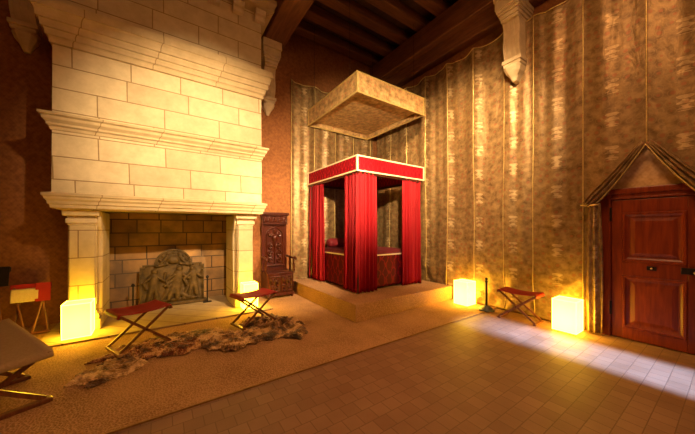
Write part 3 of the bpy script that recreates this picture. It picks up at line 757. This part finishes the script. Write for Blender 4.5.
# ------------------------------------------------------------------ X-frame stools
def xstool(name, label, loc, rz, ln=.60, dp=.42, hz=.50, wood='stool_wood', cloth='leather', group=None, footmat=None, sag=.03):
    """legs spread along local x; rails run along y"""
    t = thing(name, label, 'stool', loc, rz, group)
    h = ln/2
    for j, y in enumerate((-dp/2+.03, dp/2-.03)):
        o1 = .014 if j == 0 else -.014
        MB().bar((-h+.03, y+o1, .03), (h-.03, y+o1, hz-.02), .022, .032).build('leg', wood, t, bevel=.004)
        MB().bar((h-.03, y-o1, .03), (-h+.03, y-o1, hz-.02), .022, .032).build('leg', wood, t, bevel=.004)
        MB().tube([(0, y-.03, hz/2+.005), (0, y+.03, hz/2+.005)], .009, 8).build('pivot', 'iron', t)
    for s in (-1, 1):
        MB().box(s*(h-.03)-.022, -dp/2, 0, s*(h-.03)+.022, dp/2, .032).build('foot_rail', footmat if (footmat and s < 0) else wood, t, bevel=.006)
        MB().box(s*(h-.02)-.018, -dp/2-.005, hz-.045, s*(h-.02)+.018, dp/2+.005, hz-.01).build('seat_rail', wood, t, bevel=.006)
    m = MB()
    def f(a, b):
        x = (a-.5)*ln*1.0; q = abs(a-.5)*2
        z = hz + .012 - sag*(1-q**2) + (-.05*max(0, q-.94)/.06)
        return (x*(1 if q < .94 else 1.005), (b-.5)*(dp+.02)*(1-.06*(1-q*q)), z)
    m.grid(32, 10, f)
    m.build('seat', cloth, t, smooth=True, solid=.012)
    return t
G = 'red topped folding stools'
xstool('folding_stool', 'red topped folding stool on the hides in front of the left fireplace pillar', (-.25, 4.57, .045), .40, .60, .46, .50, group=G, footmat='pale_wood')
xstool('folding_stool', 'red topped folding stool on the hides in front of the right fireplace pillar', (1.26, 4.57, .045), .25, .62, .42, .49, group=G)
xstool('folding_stool', 'red topped folding stool standing against the brocade wall hanging', (5.20, 2.20, .0), PI/2+.04, .62, .36, .50, group=G)
# long canvas camp bed at the left edge
d1 = Vector((-.43, .90)).normalized(); d2 = Vector((-d1.y, d1.x))
cL, cW = 1.75, .66
cc = Vector((-.80, 3.50)) + d1*cL/2 + d2*cW/2
cot = thing('folding_cot', 'cream canvas folding cot with crossed brown legs at the left edge of the room', 'cot', (cc.x, cc.y, .009), math.atan2(d1.y, d1.x))
m = MB()
def f(a, b):
    q = abs(b-.5)*2; x = (a-.5)*cL; y = (b-.5)*cW
    z = .50 - .02*(1-q*q); e_ = max(0, (.03-min(a, 1-a))/.03)
    return (x, y, z - .05*e_**2)
m.grid(60, 14, f); m.build('canvas', noise_mat('tan cot canvas', (.34,.23,.12), (.44,.31,.17), 60, .8, bs=.1, bd=.002), cot, smooth=True, solid=.014)
for s in (-1, 1):
    MB().bar((-cL/2+.02, s*(cW/2-.02), .475), (cL/2-.02, s*(cW/2-.02), .475), .035, .035).build('side_rail', 'stool_wood', cot, bevel=.006)
for x in (-cL/2+.14, 0, cL/2-.14):
    for k, s in enumerate((-1, 1)):
        xx = x + .018*s
        MB().bar((xx, -s*(cW/2-.02), .03), (xx, s*(cW/2-.02), .47), .028, .04).build('leg', 'stool_wood', cot, bevel=.006)
for x in (-cL/2+.14, 0, cL/2-.14): MB().box(x-.035, -cW/2-.02, 0, x+.035, cW/2+.02, .035).build('foot_rail', 'stool_wood', cot, bevel=.008)

# folded stools leaning at the wall left of the fireplace
def folded(label, loc, rz, tilt, w_, h_, topmat, panelmat, wood, G_):
    t = thing('folded_stool', label, 'stool', loc, 0, G_); t.rotation_euler = (tilt, 0, rz)
    MB().box(-w_/2, -.035, h_-.075, w_/2, .035, h_).build('seat_rail', topmat, t, bevel=.01)
    m = MB(); m.grid(20, 10, lambda a, b: (-w_*.46+a*w_*.66, -.045-.012*math.sin(b*PI), h_-.07-b*.20))
    m.build('canvas', panelmat, t, smooth=True, solid=.008)
    MB().bar((-w_*.4, -.018, h_-.04), (-w_*.1, -.018, .03), .045, .022).build('leg', wood, t, bevel=.004)
    MB().bar((-w_*.2, .018, h_-.04), (-w_*.42, .018, .03), .045, .022).build('leg', wood, t, bevel=.004)
    MB().bar((w_*.38, -.018, h_-.04), (w_*.1, -.018, .03), .045, .022).build('leg', wood, t, bevel=.004)
    MB().bar((w_*.2, .018, h_-.04), (w_*.46, .018, .03), .045, .022).build('leg', wood, t, bevel=.004)
    MB().box(-w_*.12, -.04, 0, w_*.55, -.002, .035).build('foot_rail', wood, t, bevel=.006)
    MB().box(-w_*.5, .003, 0, w_*.5, .04, .035).build('foot_rail', wood, t, bevel=.006)
    m = MB(); m.box(w_/2-.16, -.055, h_-.28, w_/2+.005, -.045, h_-.0); m.build('leather_flap', topmat, t, bevel=.003)
    return t
folded('folded stool with red top rail and cream canvas leaning left of the fireplace', (-1.645, 6.04, .012), .06, -.2, .42, .76, 'leather', 'linen', 'stool_wood', 'folded stools by the wall')
folded('folded stool with cream canvas and black rail at the far left edge', (-2.08, 5.80, .012), .05, -.2, .55, 1.06, 'iron', 'linen', 'stool_wood', 'folded stools by the wall')

# ------------------------------------------------------------------ glowing light boxes
def light_box(loc, rz, mat, label, w_=.30, h_=.50):
    t = thing('light_box', label, 'lamp', loc, rz, 'glowing box lamps on the floor')
    MB().box(-w_/2, -w_/2, .022, w_/2, w_/2, h_).build('shade', mat, t, bevel=.008)
    m = MB(); q = w_/2
    for a in (-q, q):
        for b in (-q, q): m.box(a-.004, b-.004, .022, a+.004, b+.004, h_)
        for z in (.026, h_): m.box(-q, a-.004, z-.004, q, a+.004, z+.004).box(a-.004, -q, z-.004, a+.004, q, z+.004)
    m.build('frame', 'glow_edge', t)
    MB().box(-w_/2+.012, -w_/2+.012, 0, w_/2-.012, w_/2-.012, .021).build('base', 'white_base', t, bevel=.004)
light_box((-1.00, 5.47, .036), .03, 'glow_left', 'glowing cube lamp at the foot of the left fireplace pillar')
light_box((1.42, 5.49, .036), 0, 'glow_left', 'glowing cube lamp at the foot of the right fireplace pillar', .26, .5)
light_box((5.255, 3.29, .009), 0, 'glow', 'glowing cube lamp beside the bed platform and the iron stand')
light_box((5.24, 1.535, .001), 0, 'glow', 'glowing cube lamp between the folding stool and the door')

# iron stand
st = thing('iron_stand', 'short black iron stand on a round stepped base between cube lamp and red stool', 'stand', (5.24, 2.82, .009))
MB().lathe([(.14,0),(.145,.012),(.14,.025),(.11,.035),(.105,.055),(.07,.07),(.05,.09),(.028,.1)], (0,0,0), 32).build('base', 'pewter', st, smooth=True)
MB().lathe([(.022,.09),(.022,.54),(.024,.55),(.024,.575),(.012,.585)], (0,0,0), 16).build('pole', 'iron', st, smooth=True)
MB().lathe([(.006,0),(.02,.012),(.024,.03),(.018,.048),(.004,.056)], (0,0,.583), 16).build('knob', 'iron', st, smooth=True)

# ------------------------------------------------------------------ hides on the floor
def hide(label, c, rx, ry, mat, seed, z0=.012, amp=.085, rz=0):
    n = 110; m = MB(); rnd = Vector((seed*3.1, seed*1.7, 0))
    def lim(t):
        return .98 + .34*noise.noise(Vector((math.cos(t)*1.6, math.sin(t)*1.6, seed))) + .30*noise.noise(Vector((math.cos(t)*4, math.sin(t)*4, seed+9))) + .10*noise.noise(Vector((math.cos(t)*14, math.sin(t)*14, seed+3))) + .12*max(0, math.cos(4*t+seed))
    def f(a, b):
        t = a*2*PI; r = b
        x = math.cos(t)*rx*lim(t)*r; y = math.sin(t)*ry*lim(t)*r
        p = Vector((x, y, 0))*6.5 + rnd
        q = noise.noise(p + Vector((noise.noise(p*.7)*1.5, 0, 0)))
        ridge = (1-abs(q)*2.2); ridge = max(0, ridge)
        small = abs(noise.noise(p*3.2))
        e_ = min(1, (1-r)*7)
        h = amp*(.15+.85*ridge*max(.2, .6+noise.noise(p*.35+Vector((3,3,3)))))*(.35+.65*e_) + .018*small
        # tufted lower rim
        z = z0 + max(0, .05*noise.noise(Vector((math.cos(t)*5, math.sin(t)*5, seed+30))))*max(0, r-.6)*2.5 + h*(e_**.5 if r < 1 else 0) + (.012 if r > .97 else 0)*small
        return (x, y, z)
    m.grid(n*2, n//2, f)
    bmesh.ops.remove_doubles(m.bm, verts=m.bm.verts, dist=.0004)
    o = m.build('animal_hide', mat, smooth=True); o.location = (c[0], c[1], 0); o.rotation_euler = (0, 0, rz)
    md = o.modifiers.new('solid', 'SOLIDIFY'); md.thickness = .008; md.offset = -1
    tx = bpy.data.textures.new('furtuft', 'CLOUDS'); tx.noise_scale = .05; tx.noise_depth = 2
    d = o.modifiers.new('tuft', 'DISPLACE'); d.texture = tx; d.strength = .012; d.mid_level = .4; d.texture_coords = 'LOCAL'
    return tag(o, label, 'fur rug', 'crumpled animal hides before the fireplace')
hide('reddish brown animal hide with pale edges under the left folding stool', (-.20, 4.42), .42, .34, 'fur_red', 1, rz=.2, amp=.05)
hide('pale edged tan hide reaching towards the carpet at the left front of the pile', (-.46, 4.02), .36, .25, 'fur_tan', 21, rz=.9, amp=.045)
hide('dark brown hide lying in the middle between the two red stools', (.30, 4.58), .40, .26, 'fur_grey', 4, z0=.016, rz=.1, amp=.06)
hide('reddish hide beside the right foot of the left folding stool', (.16, 4.25), .26, .24, 'fur_red', 15, z0=.02, rz=.5, amp=.05)
hide('crumpled tan sheepskin in front of the right folding stool', (.84, 4.13), .42, .36, 'fur_tan', 7, z0=.02, rz=-.2, amp=.07)
hide('crumpled brown and tan hide at the right end of the rug pile', (1.50, 4.14), .42, .42, 'fur_grey', 12, z0=.014, rz=.4, amp=.09)
hide('dark hide bunched up behind the right folding stool', (1.40, 4.66), .34, .22, 'fur_grey', 18, z0=.02, rz=.2, amp=.08)

# ------------------------------------------------------------------ lights
def spot(name, loc, tgt, e, col, ang, blend=.5, r=.05):
    l = bpy.data.lights.new(name, 'SPOT'); l.energy = e; l.color = col; l.spot_size = math.radians(ang); l.spot_blend = blend; l.shadow_soft_size = r
    o = bpy.data.objects.new(name, l); C.objects.link(o); o.location = loc
    o.rotation_euler = (Vector(tgt)-Vector(loc)).to_track_quat('-Z', 'Y').to_euler(); return o
W1 = (1.0, .72, .38); W2 = (1.0, .60, .25)
spot('spot_chimney', (.9, 1.4, 4.2), (.75, 5.6, 2.95), 1850, (1,.68,.36), 60, 1.0, .04)
spot('spot_curtain', (2.3, 1.2, 5.4), (5.5, 3.8, 2.9), 2800, (1,.65,.32), 58, 1.0, .06)
spot('spot_bed', (1.2, .7, 3.5), (3.7, 4.8, 3.2), 2600, (1,.70,.38), 54, .9, .04)
spot('spot_chair', (2.75, 1.2, 4.2), (2.35, 6.0, 1.3), 2600, (1,.66,.34), 46, 1.0, .04)
def area(name, loc, tgt, e, col, sx, sy):
    l = bpy.data.lights.new(name, 'AREA'); l.energy = e; l.color = col; l.shape = 'RECTANGLE'; l.size = sx; l.size_y = sy
    o = bpy.data.objects.new(name, l); C.objects.link(o); o.location = loc
    o.rotation_euler = (Vector(tgt)-Vector(loc)).to_track_quat('-Z', 'Y').to_euler(); return o
area('room_fill', (2.9, .8, 5.85), (2.9, 1.4, 0.5), 120, (1,.5,.2), 1.5, 1.5)  # unseen overhead fill light, added to lift the floor
area('rear_fill', (0, -2.0, 4.8), (2.0, 5.0, 2.5), 55, (1,.42,.13), 2.0, 1.5)  # added fill light behind the camera, no visible source
sl = bpy.data.lights.new('daylight', 'SUN'); sl.energy = 44; sl.color = (.30,.48,1.0); sl.angle = math.radians(3)
so = bpy.data.objects.new('daylight', sl); C.objects.link(so)
so.rotation_euler = Vector((.0, 1, -.36)).to_track_quat('-Z', 'Y').to_euler()
wd = bpy.data.worlds.new('world'); S.world = wd; wd.use_nodes = True
wd.node_tree.nodes['Background'].inputs[0].default_value = (.35,.5,1,1); wd.node_tree.nodes['Background'].inputs[1].default_value = .3

# ------------------------------------------------------------------ camera
cam = bpy.data.cameras.new('camera'); co = bpy.data.objects.new('camera', cam); C.objects.link(co)
f_px = 270.0; cam.sensor_fit = 'HORIZONTAL'; cam.sensor_width = 36; cam.lens = f_px/695*36
cam.shift_y = 12.0/695; cam.clip_start = .05
co.location = (0, 0, 1.6)
yaw = math.radians(34.5)      # view direction is turned from +y towards +x
co.rotation_euler = (PI/2, 0, -yaw)
S.camera = co
vs = S.view_settings; S.display_settings.display_device = 'sRGB'
vs.view_transform = 'Standard'; vs.look = 'None'; vs.gamma = 1; vs.use_curve_mapping = False; vs.exposure = 0
